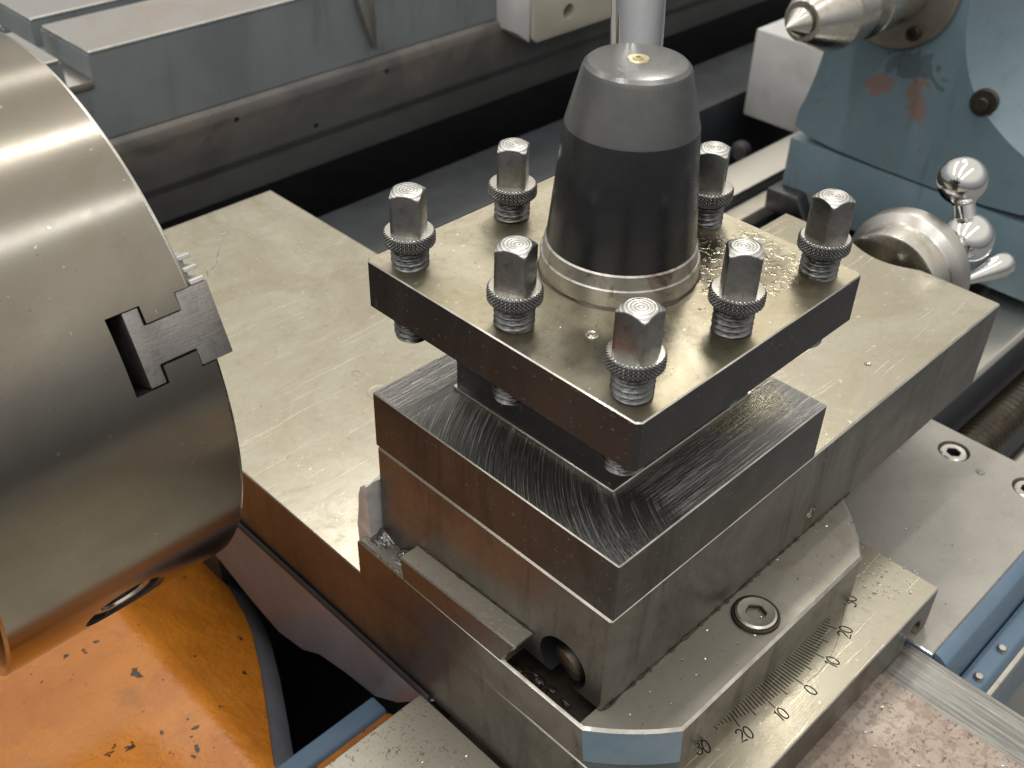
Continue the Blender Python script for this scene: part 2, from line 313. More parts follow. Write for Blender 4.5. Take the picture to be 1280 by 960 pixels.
# tailstock paint with rust-red worn patches
def tail_paint():
    t = NT('tailstock_blue_paint')
    c = t.mix(t.ramp(t.noise(9, detail=6), .3, .7), (0.125, 0.192, 0.228), (0.16, 0.225, .262))
    s = t.n("ShaderNodeSeparateXYZ"); t.l(t.co, s.inputs[0])
    def spot(y, z, ry, rz, seed):
        dy = t.math('MULTIPLY', t.math('SUBTRACT', s.outputs[1], y * S), 1 / (ry * S)); dz = t.math('MULTIPLY', t.math('SUBTRACT', s.outputs[2], z * S), 1 / (rz * S))
        dd = t.math('SQRT', t.math('ADD', t.math('MULTIPLY', dy, dy), t.math('MULTIPLY', dz, dz)))
        nn = t.noise(48, t.mapping(loc=(seed, seed * 2, 0)), 8, .72, .8)
        return t.math('SUBTRACT', 1.0, t.ramp(t.math('ADD', dd, t.math('MULTIPLY', t.math('SUBTRACT', nn, .5), 6.0)), .66, .78))
    p = t.math('MAXIMUM', spot(150, -108, 14, 9, 1), spot(118, -113, 9, 20, 2.2))
    c = t.mix(t.math('MULTIPLY', p, .7), c, (0.25, 0.125, .085))
    c = t.mix(t.math('MULTIPLY', t.ramp(t.noise(85, t.mapping(loc=(9, 1, 4)), 6, .7, 1.5), .655, .67), .8), c, (0.22, .10, .07))
    c = t.mix(t.math('MULTIPLY', t.ramp(t.noise(1.0, t.mapping((10, 70, 9), loc=(1, 1, 3)), 6, .7), .52, .75), .55), c, (0.07, .085, .09))
    k2 = spot(128, -88, 24, 11, 3.7)
    c = t.mix(t.math('MULTIPLY', k2, .5), c, (0.04, .045, .047))
    c = t.mix(t.math('MULTIPLY', t.ramp(t.noise(24, t.mapping(loc=(4, 4, 4)), 7, .7), .55, .8), .5), c, (0.045, .05, .05))
    t.b.inputs["Coat Weight"].default_value = .3; t.b.inputs["Coat Roughness"].default_value = .2
    return t.out(c, .42, 0.0, t.bump(t.noise(70, detail=4), .4, .001))
M['tail'] = tail_paint()

# hub band and cone turned marks fine; droplets
def drop_mat():
    t = NT('coolant_drop'); t.b.inputs["Transmission Weight"].default_value = .9; t.b.inputs["IOR"].default_value = 1.35
    return t.out((0.9, 0.9, 0.86), .03, 0.0)
M['drop'] = drop_mat()

# ------------------------------------------------------------------ mesh helpers
def finish(name, bm, mats, parent=None, angle=35, loc=None):
    me = bpy.data.meshes.new(name)
    bmesh.ops.recalc_face_normals(bm, faces=bm.faces)
    bmesh.ops.scale(bm, vec=(S, S, S), verts=bm.verts)
    for f in bm.faces: f.smooth = True
    bm.to_mesh(me); bm.free()
    if not isinstance(mats, (list, tuple)): mats = [mats]
    for m in mats: me.materials.append(M[m])
    me.set_sharp_from_angle(angle=R(angle))
    o = bpy.data.objects.new(name, me); col.objects.link(o)
    if loc is not None: o.location = Vector(loc) * S
    if parent: o.parent = parent
    return o
def tag(o, label=None, cat=None, group=None, kind=None):
    for k_, v_ in (("label", label), ("category", cat), ("group", group), ("kind", kind)):
        if v_: o[k_] = v_
    return o
def empty(name, label=None, cat=None, kind=None, loc=(0, 0, 0)):
    o = bpy.data.objects.new(name, None); col.objects.link(o); o.location = Vector(loc) * S; o.empty_display_size = .01
    return tag(o, label, cat, kind=kind)
def bevel(bm, off, seg=2, ang=25, sel=None):
    if off <= 0: return
    es = [e for e in bm.edges if len(e.link_faces) == 2 and e.calc_face_angle(0) > R(ang) and (sel is None or sel(e))]
    bmesh.ops.bevel(bm, geom=es, offset=off, segments=seg, profile=.5, affect='EDGES', clamp_overlap=True)
def add_prism(bm, pts, ax, a, b):
    def P3(p, h):
        return {'x': (h, p[0], p[1]), 'y': (p[0], h, p[1]), 'z': (p[0], p[1], h)}[ax]
    lo = [bm.verts.new(P3(p, a)) for p in pts]; hi = [bm.verts.new(P3(p, b)) for p in pts]
    n = len(pts)
    bm.faces.new(lo[::-1]); bm.faces.new(hi)
    for i in range(n): bm.faces.new((lo[i], lo[(i + 1) % n], hi[(i + 1) % n], hi[i]))
    return lo + hi
def add_box(bm, x0, x1, y0, y1, z0, z1): return add_prism(bm, [(x0, y0), (x1, y0), (x1, y1), (x0, y1)], 'z', z0, z1)
def prism(name, pts, ax, a, b, mats, parent=None, bev=.3, seg=2, pick=None, angle=35, sel=None):
    bm = bmesh.new(); add_prism(bm, pts, ax, a, b); bmesh.ops.recalc_face_normals(bm, faces=bm.faces)
    bevel(bm, bev, seg, sel=sel)
    if pick:
        bm.normal_update()
        for f in bm.faces: f.material_index = pick(f)
    return finish(name, bm, mats, parent, angle)
def box(name, x0, x1, y0, y1, z0, z1, mats, parent=None, **k):
    return prism(name, [(x0, y0), (x1, y0), (x1, y1), (x0, y1)], 'z', z0, z1, mats, parent, **k)
def top_side_edge(f):                          # 0 top, 1 side, 2 worn edge
    n = f.normal
    if n.z > .99: return 0
    return 2 if n.z > .3 else 1
def frame(d):
    d = Vector(d).normalized(); u = Vector((0, 0, 1)) if abs(d.z) < .9 else Vector((1, 0, 0)); u = d.cross(u).normalized(); return u, d.cross(u), d
def add_lathe(bm, prof, o=(0, 0, 0), d=(0, 0, 1), n=64, mids=None, rad=None):
    """prof: list of (r, h); rad optional f(r,h,ang)->r. mids: material index per band"""
    u, w, d = frame(d); o = Vector(o); rings = []
    for (r, h) in prof:
        if r <= 1e-6: rings.append([bm.verts.new(o + d * h)])
        else: rings.append([bm.verts.new(o + d * h + (u * math.cos(2 * math.pi * i / n) + w * math.sin(2 * math.pi * i / n)) * (rad(r, h, 2 * math.pi * i / n) if rad else r)) for i in range(n)])
    for k_ in range(len(rings) - 1):
        A, B = rings[k_], rings[k_ + 1]
        for i in range(n):
            j = (i + 1) % n
            if len(A) == 1 and len(B) == 1: continue
            if len(A) == 1: f = bm.faces.new((A[0], B[i], B[j]))
            elif len(B) == 1: f = bm.faces.new((A[i], A[j], B[0]))
            else: f = bm.faces.new((A[i], A[j], B[j], B[i]))
            if mids: f.material_index = mids[k_]
def lathe(name, prof, o, d, mats, parent=None, n=64, mids=None, angle=35, rad=None, loc=None):
    bm = bmesh.new(); add_lathe(bm, prof, o, d, n, mids, rad); return finish(name, bm, mats, parent, angle, loc)
def add_tube(bm, pts, rads, n=24):
    pts = [Vector(p) for p in pts]; rings = []; u = None
    for i, p in enumerate(pts):
        d = (pts[min(i + 1, len(pts) - 1)] - pts[max(i - 1, 0)]).normalized()
        if u is None: u = frame(d)[0]
        u = (u - d * u.dot(d)).normalized(); w = d.cross(u); r = rads[i] if isinstance(rads, (list, tuple)) else rads
        rings.append([bm.verts.new(p + (u * math.cos(2 * math.pi * k_ / n) + w * math.sin(2 * math.pi * k_ / n)) * r) for k_ in range(n)])
    for a, b in zip(rings, rings[1:]):
        for i in range(n): bm.faces.new((a[i], a[(i + 1) % n], b[(i + 1) % n], b[i]))
    bm.faces.new(rings[0][::-1]); bm.faces.new(rings[-1])
def cut(o, cutter_bms):
    """subtract closed bmeshes (mm) from object o, in place"""
    for bm in cutter_bms:
        me = bpy.data.meshes.new("cutter"); bmesh.ops.recalc_face_normals(bm, faces=bm.faces); bmesh.ops.scale(bm, vec=(S, S, S), verts=bm.verts); bm.to_mesh(me); bm.free()
        for m in o.data.materials: me.materials.append(m)
        c = bpy.data.objects.new("cutter", me); col.objects.link(c)
        md = o.modifiers.new("b", 'BOOLEAN'); md.operation = 'DIFFERENCE'; md.object = c; md.solver = 'EXACT'
        dg = bpy.context.evaluated_depsgraph_get(); new = bpy.data.meshes.new_from_object(o.evaluated_get(dg))
        o.modifiers.clear(); old = o.data; nm = old.name; o.data = new; bpy.data.meshes.remove(old); new.name = nm
        bpy.data.objects.remove(c); bpy.data.meshes.remove(me)
    for p in o.data.polygons: p.use_smooth = True
    o.data.set_sharp_from_angle(angle=R(30))
def cyl_bm(o, d, r, h0, h1, n=40, m=0):
    bm = bmesh.new(); add_lathe(bm, [(0, h0), (r, h0), (r, h1), (0, h1)], o, d, n)
    for f in bm.faces: f.material_index = m
    return bm
def hexpts(cx, cy, af, a0=0.2): return [(cx + af / math.sqrt(3) * math.cos(a0 + i * math.pi / 3), cy + af / math.sqrt(3) * math.sin(a0 + i * math.pi / 3)) for i in range(6)]
def socket_screw(name, x, y, z, r, h, parent, mat='bright', af=None):
    """cap screw, top face at z, axis z"""
    af = af or r * .98; bm = bmesh.new(); n = 48
    prof = [(0, -h), (r, -h), (r, -r * .16), (r * .96, -r * .06), (r * .86, 0)]
    add_lathe(bm, prof, (x, y, z), (0, 0, 1), n)
    bm.verts.ensure_lookup_table()
    ring = [v for v in bm.verts if abs(v.co.z - z) < 1e-5]
    ring.sort(key=lambda v: math.atan2(v.co.y - y, v.co.x - x))
    hp = hexpts(0, 0, af)
    def hex_r(a):
        a = (a - .2) % (math.pi / 3) - math.pi / 6; return af / 2 / math.cos(a)
    def loop(f, dz): return [bm.verts.new((x + f(math.atan2(v.co.y - y, v.co.x - x)) * math.cos(math.atan2(v.co.y - y, v.co.x - x)), y + f(math.atan2(v.co.y - y, v.co.x - x)) * math.sin(math.atan2(v.co.y - y, v.co.x - x)), z + dz)) for v in ring]
    l1 = loop(lambda a: r * .68, -.0 - r * .02); l2 = loop(lambda a: hex_r(a) + .25, -r * .03); l3 = loop(hex_r, -r * .09); l4 = loop(hex_r, -h * .75)
    for a, b, mi in ((ring, l1, 0), (l1, l2, 0), (l2, l3, 0), (l3, l4, 1)):
        for i in range(n): bm.faces.new((a[i], a[(i + 1) % n], b[(i + 1) % n], b[i])).material_index = mi
    bm.faces.new(l4).material_index = 1
    return finish(name, bm, [mat, 'rubber_and_recess_shade'], parent, 30)  # hex socket walls coloured black, recess shade put into the colour

# ------------------------------------------------------------------ setting
fl = box('floor', -3000, 4000, -3000, 4000, -905, -900, 'floor', bev=0); tag(fl, kind='structure')

# ------------------------------------------------------------------ cross slide  (long in y)
XZ = -152.8; XL, XR_, XF, XB = -70.3, 103.3, -110.6, 382.3
cs = empty('cross_slide', 'long ground steel cross slide with engraved degree scale at its near end', 'cross slide', loc=(16, 130, XZ - 24))
def unparent_loc(o, p): o.location = o.location - p.location; return o
def child(o, p):
    o.parent = p; o.matrix_parent_inverse = p.matrix_world.inverted(); return o
bpy.context.view_layer.update()
def body_pick(f): return top_side_edge(f)
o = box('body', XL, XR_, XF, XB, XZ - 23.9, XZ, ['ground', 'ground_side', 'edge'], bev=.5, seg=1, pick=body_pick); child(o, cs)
# front bolt pocket
pk = bmesh.new(); add_lathe(pk, [(0, -8), (6.5, -8), (6.5, 8), (0, 8)], (89, XF, XZ - 17), (0, 1, 0), 32)
pk2 = bmesh.new(); add_box(pk2, 82.5, 95.5, XF - 5, XF + 8, XZ - 30, XZ - 17)
cut(o, [pk, pk2])
o = box('lower_body', XL + .4, XR_ - 24, XF + 32, XB - 2, XZ - 43.9, XZ - 23.9, ['ground_side'], bev=.3, seg=1); child(o, cs)
for (x, y, r, nm) in ((16.5, 179, 2.6, 'oil_plug'), (15.4, 158, 6.8, 'screw_plug')):
    o = lathe(nm, [(0, .25), (r * .35, .25), (r * .42, .05), (r * .75, .1), (r * .82, .35), (r * .95, .3), (r, -.1), (r, -2)], (x, y, XZ - .15), (0, 0, 1), ['swivel'], n=40); child(o, cs)
# degree scale: ticks and digits, thin inlaid marks
SC = (18.0, 0.5)
bm = bmesh.new()
def quad(bm, pts, z): bm.faces.new([bm.verts.new((p[0], p[1], z)) for p in pts])
def polar(a, r): return (SC[0] + r * math.sin(a), SC[1] - r * math.cos(a))
for k_ in range(-28, 29):
    a = R(k_); r1 = 98.6 if k_ % 10 == 0 else (97.2 if k_ % 5 == 0 else 95.2)
    if abs(k_) > 24: r1 -= (abs(k_) - 24) * .5
    w = .2; t_ = (math.cos(a), math.sin(a))
    p0, p1 = polar(a, 84), polar(a, r1)
    quad(bm, [(p0[0] - w * t_[0], p0[1] - w * t_[1]), (p0[0] + w * t_[0], p0[1] + w * t_[1]), (p1[0] + w * t_[0], p1[1] + w * t_[1]), (p1[0] - w * t_[0], p1[1] - w * t_[1])], XZ + .05)
o = finish('scale_ticks', bm, 'mark'); child(o, cs)
GL = {'0': [[(math.cos(t_ / 20 * 2 * math.pi) * 1.05 + 1.2, math.sin(t_ / 20 * 2 * math.pi) * 2.1 + 2.1) for t_ in range(21)]],
      '1': [[(.35, 3.4), (1.0, 4.2), (1.0, 0)]],
      '2': [[(.2, 3.2), (.35, 3.8), (.8, 4.15), (1.3, 4.2), (1.9, 3.95), (2.15, 3.4), (2.05, 2.8), (1.6, 2.1), (.8, 1.1), (.15, .1), (2.25, .1)]],
      '3': [[(.25, 3.5), (.6, 4.05), (1.2, 4.2), (1.8, 4.0), (2.05, 3.4), (1.8, 2.7), (1.1, 2.35), (1.9, 2.0), (2.2, 1.3), (1.9, .4), (1.2, 0), (.5, .15), (.1, .7)]]}
def stroke(bm, pts, w, z):
    n = len(pts); L, Rr = [], []
    for i in range(n):
        a = Vector(pts[max(i - 1, 0)]); b = Vector(pts[min(i + 1, n - 1)])
        if i in (0, n - 1) and (Vector(pts[0]) - Vector(pts[-1])).length < 1e-4: a, b = Vector(pts[-2]), Vector(pts[1])
        d = (b - a).normalized(); nrm = Vector((-d.y, d.x)) * w
        L.append(bm.verts.new((pts[i][0] + nrm.x, pts[i][1] + nrm.y, z))); Rr.append(bm.verts.new((pts[i][0] - nrm.x, pts[i][1] - nrm.y, z)))
    for i in range(n - 1): bm.faces.new((L[i], L[i + 1], Rr[i + 1], Rr[i]))
for k_ in (-30, -20, -10, 0, 10, 20, 30):
    s_ = str(abs(k_)); wd = sum({'1': 1.5}.get(c_, 2.5) for c_ in s_); a = R(k_); bm = bmesh.new(); xo = -wd / 2
    ox, oy = polar(a, 104.6)
    for c_ in s_:
        for pl in GL[c_]:
            q = [((xo + p[0]) * 1.22, p[1] * 1.25) for p in pl]
            q = [(ox + p[0] * math.cos(a) - p[1] * math.sin(a), oy + p[0] * math.sin(a) + p[1] * math.cos(a)) for p in q]
            stroke(bm, q, .27, XZ + .05)
        xo += {'1': 1.5}.get(c_, 2.5)
    o = finish('scale_number', bm, 'mark'); child(o, cs)
    if k_ == 0: o['label'] = 'engraved zero of the degree scale'
bm = bmesh.new()
stroke(bm, [polar(R(1 + i * 1.9), 99.0 + .9 * math.sin(i * .35) + i * .12) for i in range(15)], .07, XZ + .045)
o = finish('scribed_line', bm, 'mark'); child(o, cs)

# ------------------------------------------------------------------ swivel base
CZ = -127.7; SX = -73.1; SY = -87.1; C0 = (12.0, 3.0)
sw = empty('compound_swivel_base', 'steel swivel base with blue painted rounded corner, clamped on the cross slide', 'swivel base', loc=(12, 0, XZ)); bpy.context.view_layer.update()
def arc(p, q, n=8):
    out = []; a0 = math.atan2(p[1] - C0[1], p[0] - C0[0]); a1 = math.atan2(q[1] - C0[1], q[0] - C0[0])
    r0 = math.hypot(p[0] - C0[0], p[1] - C0[1]); r1 = math.hypot(q[0] - C0[0], q[1] - C0[1])
    for i in range(n + 1):
        t_ = i / n; a = a0 + (a1 - a0) * t_; r = r0 + (r1 - r0) * t_; out.append((C0[0] + r * math.cos(a), C0[1] + r * math.sin(a)))
    return out
pts = arc((SX, -62.5), (-48, SY)) + arc((70, SY), (97, -60)) + [(103, -40), (103, 50), (90, 62), (SX, 62)]
def swp(f):
    n = f.normal; c = f.calc_center_median()
    if n.z > .99: return 0
    if n.x < -.3 and n.y < -.3 and c.x < -45 and abs(n.z) < .2: return 3
    if n.x < -.9: return 1
    return 1 if abs(n.z) < .1 else 2
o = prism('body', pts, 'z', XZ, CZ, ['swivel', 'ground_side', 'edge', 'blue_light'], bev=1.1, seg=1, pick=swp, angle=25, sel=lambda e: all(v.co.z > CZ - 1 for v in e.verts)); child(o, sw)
for v in o.data.vertices:
    if v.co.z < (XZ + 1) * S and v.co.x < -45 * S and v.co.y < -50 * S: v.co.x += .0042; v.co.y += .0012
# oily pocket at the near end of the left ledge
pk = bmesh.new(); add_box(pk, SX + 1.0, -52, -60.5, -24, CZ - 6, CZ + 4)
for f in pk.faces: f.material_index = 4
o.data.materials.append(M['screw_dark'])
cut(o, [pk])
o = prism('gib_rail', [(33.5, CZ - 1), (35, CZ + 10.5), (-29.5, CZ + 13.2), (-22, CZ - 1)], 'x', SX + .02, -63.3, ['pitted', 'ground_side', 'edge'], bev=.6, seg=1,
          pick=lambda f: 0 if f.normal.z > .8 else (1 if abs(f.normal.x) > .99 else 2)); child(o, sw)
# rough torn lump of metal at the back corner of the ledge
bm = bmesh.new(); prof_ = [(58.5, -134), (66.4, -134), (66.8, -124), (66.0, -114), (64.6, -107), (62.8, -102.5), (60.6, -100), (58.5, -99)]
rows = []
for k_ in range(6):
    x_ = -68.5 + 14 * k_ / 5
    rows.append([bm.verts.new((x_ + random.uniform(-.5, .5), max(58.45, p[0] + random.uniform(-.5, .5)), p[1] + random.uniform(-.8, .8))) for p in prof_])
for a, b in zip(rows, rows[1:]):
    for i in range(len(prof_)): bm.faces.new((a[i], a[(i + 1) % len(prof_)], b[(i + 1) % len(prof_)], b[i]))
bm.faces.new(rows[0]); bm.faces.new(rows[-1][::-1])
bmesh.ops.triangulate(bm, faces=bm.faces[:])
o = finish('torn_metal_lip', bm, 'torn', angle=20); child(o, sw); o['label'] = 'rough pale torn metal lip at the back of the ledge'
bm = bmesh.new(); bmesh.ops.create_grid(bm, x_segments=18, y_segments=26, size=1)
for v in bm.verts:
    u_, w_ = (v.co.x + 1) / 2, (v.co.y + 1) / 2
    v.co = Vector((SX + .5 + u_ * 9.0, 35 + w_ * 24, CZ - .3 + (u_ ** 2) * 3.5 * (.5 + .5 * math.sin(w_ * 9)) + random.uniform(-.35, .35)))
ext = bmesh.ops.extrude_face_region(bm, geom=bm.faces[:])
for v in [g for g in ext['geom'] if isinstance(g, bmesh.types.BMVert)]: v.co.z = CZ - 2
o = finish('swarf_grease', bm, 'gunk', angle=25); child(o, sw)
# grease beads along the joints and lumps in the pocket
def bead(name, a, b, n, r0, r1, parent, mat='grease'):
    a, b = Vector(a), Vector(b); bm = bmesh.new(); pts = []; rs = []
    for i in range(n + 1):
        pts.append(a.lerp(b, i / n) + Vector((random.uniform(-.25, .25), random.uniform(-.25, .25), random.uniform(-.1, .1)))); rs.append(random.uniform(r0, r1) * (.4 if random.random() < .3 else 1))
    add_tube(bm, pts, rs, 6); q = finish(name, bm, mat, angle=60); child(q, parent)
bead('grease_bead', (-62, -62.7, CZ + .1), (100, -62.7, CZ + .1), 90, .25, .95, sw)
bead('grease_bead', (-63.6, 33, CZ + 11.0), (-63.6, -26, CZ + 13.2), 40, .2, .6, sw)
bm = bmesh.new()
for _ in range(26):
    m_ = Matrix.Translation((random.uniform(-71.2, -65), random.uniform(-58, -26), CZ - 5.6)) @ Matrix.Diagonal((random.uniform(.6, 2.2), random.uniform(.6, 3), random.uniform(.3, 1.4), 1))
    r_ = bmesh.ops.create_icosphere(bm, subdivisions=2, radius=1, matrix=m_)
    for v in r_['verts']: v.co += Vector((random.uniform(-.15, .15), random.uniform(-.15, .15), random.uniform(-.15, .15)))
o = finish('grease_lumps', bm, 'grease', angle=60); child(o, sw); o['kind'] = 'stuff'
# clamp cap screw with dark counterbore ring
o = socket_screw('clamp_screw', 12.5, -74.6, CZ + 2.2, 8.4, 6, None, 'bright', 7.2); child(o, sw)
o = lathe('counterbore_ring', [(8.45, 1.2), (9.3, 1.0), (9.5, .3), (9.6, -1)], (12.5, -74.6, CZ + .1), (0, 0, 1), ['screw_dark'], n=40); child(o, sw)

# ------------------------------------------------------------------ compound (top) slide
BX0, BX1, BY0, BY1, BZ0, BZ1 = -63.5, 55.2, -62.6, 58.2, -80.2, -54.4
CX1 = 214.5
cp_ = empty('compound_slide', 'steel top slide running right from under the tool post to a dial', 'top slide', loc=(75, 0, CZ)); bpy.context.view_layer.update()
o = box('body', BX0, CX1, BY0, BY1 - 1, CZ + .05, BZ0, ['ground', 'ground_side', 'edge'], bev=.7, seg=1, pick=body_pick)
sc = bmesh.new(); add_lathe(sc, [(0, -14), (12, -14), (29.0, 0), (33, 4), (0, 4)], (CX1 - .4, -2, -101), (1, 0, 0), 64)
for f in sc.faces: f.material_index = 0
hole = bmesh.new(); add_lathe(hole, [(0, -9), (11.0, -9), (11.0, 4), (0, 4)], (BX0, -43.5, -118), (-1, 0, 0), 36)
for f in hole.faces: f.material_index = 3
o.data.materials.append(M['rubber_and_recess_shade'])  # bore walls coloured black, recess shade put into the colour
hole2 = bmesh.new(); add_lathe(hole2, [(0, -9), (3.0, -9), (3.0, 4), (0, 4)], (66, BY0, -117), (0, -1, 0), 30)
cut(o, [sc, hole, hole2]); child(o, cp_)
o = lathe('gib_screw_bolt', [(0, 4.5), (6.0, 4.2), (7.6, 3), (7.8, -5)], (BX0 + 5, -45, -119), (-1, .25, -.3), ['screw_dark'], n=30); child(o, cp_)
o = lathe('gib_screw', [(0, -3.0), (1.2, -3.0), (1.3, -1.0), (2.2, -.8), (2.8, -1.2), (2.9, -6)], (66, BY0, -117), (0, -1, 0), ['bright'], n=30); child(o, cp_)
o = lathe('index_pin', [(0, 1.0), (1.1, .8), (1.5, .1), (2.4, .15), (2.6, -.4), (2.6, -2)], (207.5, -4.5, -83.6), (.55, 0, .83), ['bright'], n=24); child(o, cp_)
dl = lathe('dial', [(0, 0), (26.0, 0), (27.5, .8), (27.7, 2), (28.2, 15), (29.0, 15.6), (32.6, 19), (33.0, 21), (33, 27), (31, 29), (10, 31), (0, 31)], (CX1 + 7, -2.3, -101), (1, 0, 0),
           ['bright', 'table_top'], n=96, mids=[0, 0, 0, 0, 0, 1, 1, 1, 1, 1, 1]); child(dl, cp_)
# ball crank: hub ball, knob ball on a stem, turned grip
hub = lathe('crank_hub', [(0, -22)] + [(13.5 * math.sin(t_ / 14 * math.pi), -13.5 * math.cos(t_ / 14 * math.pi)) for t_ in range(1, 14)] + [(0, 13.5)], (266, -20.5, -83), (1, 0, 0), ['chrome'], n=40, angle=60); child(hub, cp_)
def ball_arm(name, c0, c1, rb, rs0, rs1):
    c0, c1 = Vector(c0), Vector(c1); L = (c1 - c0).length; bm = bmesh.new()
    pr = [(rs0, 9.0), (rs1, L - rb * .95), (rs1 * 1.12, L - rb * .93)] + [(rb * math.sin(t_), L - rb * math.cos(t_)) for t_ in [R(30 + i * 10) for i in range(0, 15)]] + [(0, L + rb)]
    add_lathe(bm, pr, c0, c1 - c0, 40); return finish(name, bm, 'chrome', None, 50)
o = ball_arm('crank_ball', (266, -20.5, -83), (268, -8.5, -55), 12.4, 6.0, 5.4); child(o, cp_)
o = lathe('crank_grip', [(0, -1), (2.8, -1), (3.0, 2), (4.4, 9), (6.2, 17), (6.9, 22), (6.3, 27), (3.8, 30), (0, 30.8)], (256, -29.5, -100), (.93, -.33, .15), ['chrome'], n=36, angle=60); child(o, cp_)

# ------------------------------------------------------------------ riser block
def bp(f):
    return top_side_edge(f)
rb_ = box('riser_block', BX0 + .3, BX1, BY0 - .25, BY1, BZ0 + .12, BZ1, ['block_top', 'block_side', 'edge'], bev=.42, seg=1, pick=bp)
tag(rb_, 'square dark steel block with swirl-scratched top under the tool post', 'riser block')

# ------------------------------------------------------------------ tool post
tp = empty('tool_post', 'four-way square tool post with clamp screws and black cone hub', 'tool post', loc=(0, 0, BZ1)); bpy.context.view_layer.update()
TY = 61.5; TH = 18.7; c_ = 1.6
def oct_(a, b, c): return [(-a + c, -b), (a - c, -b), (a, -b + c), (a, b - c), (a - c, b), (-a + c, b), (-a, b - c), (-a, -b + c)]
def tpp(f):
    n = f.normal
    if n.z > .99: return 0
    return 2 if n.z > .3 else 1
o = prism('top_plate', oct_(60, TY, c_), 'z', -TH, 0, ['plate_top', 'plate_dark', 'edge'], bev=.4, seg=1, pick=tpp, sel=lambda e: abs(e.verts[0].co.z - e.verts[1].co.z) < 1e-4); child(o, tp)
o = prism('core', oct_(39, 39, 1), 'z', BZ1 + 1.2, -TH + .02, ['plate_dark'], bev=.2); child(o, tp)
o = prism('base_lip', oct_(39.8, 39.8, .6), 'z', BZ1 + .02, BZ1 + 1.25, ['edge'], bev=.3, seg=1); child(o, tp)
o = lathe('oil_nipple', [(0, .5), (.8, .45), (.9, .15), (1.5, .15), (1.8, .45), (2.1, .2), (2.2, -.3)], (-36.5, -22.5, 0), (0, 0, 1), ['bright'], n=24); child(o, tp)
# clamp screws -------------------------------------------------
def thread_bm():
    bm = bmesh.new(); n, p = 48, 2.1; zs = [(-29.5 + i * .2) for i in range(int((10.5 + 29.5) / .2) + 1)]
    zs = [z for z in zs if z > -.8 or z < -TH + .6]
    def build(zz):
        rings = []
        for z in zz:
            ring = []
            for i in range(n):
                ph = (z / p - i / n) % 1.0; tri = abs(ph - .5) * 2
                r = 6.65 - 1.05 * min(max((tri - .12) / .76, 0), 1)
                if z < -28.3: r = min(r, 6.5 - (-28.3 - z) * 1.2)
                if z > 7.6: r = min(r, 5.7)
                ring.append(bm.verts.new((r * math.cos(2 * math.pi * i / n), r * math.sin(2 * math.pi * i / n), z)))
            rings.append(ring)
        for a, b in zip(rings, rings[1:]):
            for i in range(n): bm.faces.new((a[i], a[(i + 1) % n], b[(i + 1) % n], b[i]))
        return rings
    rg = build([z for z in zs if z < -TH + .6]); bm.faces.new(rg[0][::-1])
    build([z for z in zs if z > -.8])
    return bm
def collar_bm():
    bm = bmesh.new(); N = 40; n = N * 5; zs = [8.0 + i * (5.9 / 28) for i in range(29)]
    def rr(z, i):
        a = i / n * N; v_ = (z - 8.2) / 5.2
        base = 9.0 if z > 9.6 else 9.0 - (9.6 - z) * 1.25
        k1 = abs(((a + (z - 8.2) * .85) % 1) - .5) * 2; k2 = abs(((a - (z - 8.2) * .85) % 1) - .5) * 2
        base -= max(0, z - 13.3) * .7
        return base - .55 * max(0, 1 - min(k1, k2) * 1.8)
    rings = [[bm.verts.new((5.6 * math.cos(2 * math.pi * i / n), 5.6 * math.sin(2 * math.pi * i / n), 7.5)) for i in range(n)]]
    for z in zs: rings.append([bm.verts.new((rr(z, i) * math.cos(2 * math.pi * i / n), rr(z, i) * math.sin(2 * math.pi * i / n), z)) for i in range(n)])
    for r, z in ((8.2, 14.05), (5.5, 14.25)): rings.append([bm.verts.new((r * math.cos(2 * math.pi * i / n), r * math.sin(2 * math.pi * i / n), z)) for i in range(n)])
    L = len(rings)
    for k_, (a, b) in enumerate(zip(rings, rings[1:])):
        for i in range(n): bm.faces.new((a[i], a[(i + 1) % n], b[(i + 1) % n], b[i])).material_index = 1 if k_ >= L - 3 else 0
    bm.faces.new(rings[-1]).material_index = 1
    return bm
def head_bm():
    bm = bmesh.new(); h = 5.25; m = 12; ztop = 29.4; r0 = 4.5
    def sq(f):
        out = []
        for s_ in range(4):
            for i in range(m):
                t_ = -1 + 2 * i / m; x, y = [(1, t_), (-t_, 1), (-1, -t_), (t_, -1)][s_]
                # small corner break
                q = max(abs(x), abs(y)); rr_ = math.hypot(x, y)
                if rr_ > 1.36: x *= 1.36 / rr_; y *= 1.36 / rr_
                out.append((x * h * f, y * h * f))
        return out
    def zt(x, y):
        r = math.hypot(x, y); return ztop - max(0, r - r0) * .62 - (.12 * (r / r0) ** 2)
    def ring(f, zf): return [bm.verts.new((x, y, zf(x, y))) for x, y in sq(f)]
    rings = [(ring(1.0, lambda x, y: 14.0), 0), (ring(1.0, lambda x, y: zt(x, y) - .25), 0), (ring(.975, lambda x, y: zt(x, y)), 1)]
    for f in (.93, .86, .76, .6, .4, .2): rings.append((ring(f, zt), 1))
    nn = 4 * m
    for (a, _), (b, mi) in zip(rings, rings[1:]):
        for i in range(nn): bm.faces.new((a[i], a[(i + 1) % nn], b[(i + 1) % nn], b[i])).material_index = mi
    bm.faces.new(rings[-1][0]).material_index = 1
    return bm
th0 = finish('clamp_screw', thread_bm(), ['bolt_dark'], angle=40)
co0 = finish('knurled_collar', collar_bm(), ['bolt_dark', 'bright'], angle=28)
hd0 = finish('square_head', head_bm(), ['bolt', 'rings'], angle=30)
XS = (-49.8, -.7, 49.4); YS = (49.4, -1.2, -50.0)
screws = [(0, 0, 29, -1.1), (1, 0, 37, -.3), (2, 1, 40, .4), (2, 2, 5, .3), (1, 2, -35, .9), (0, 1, 22, .1), (0, 2, 13, 1.1), (2, 0, 20, .3)]
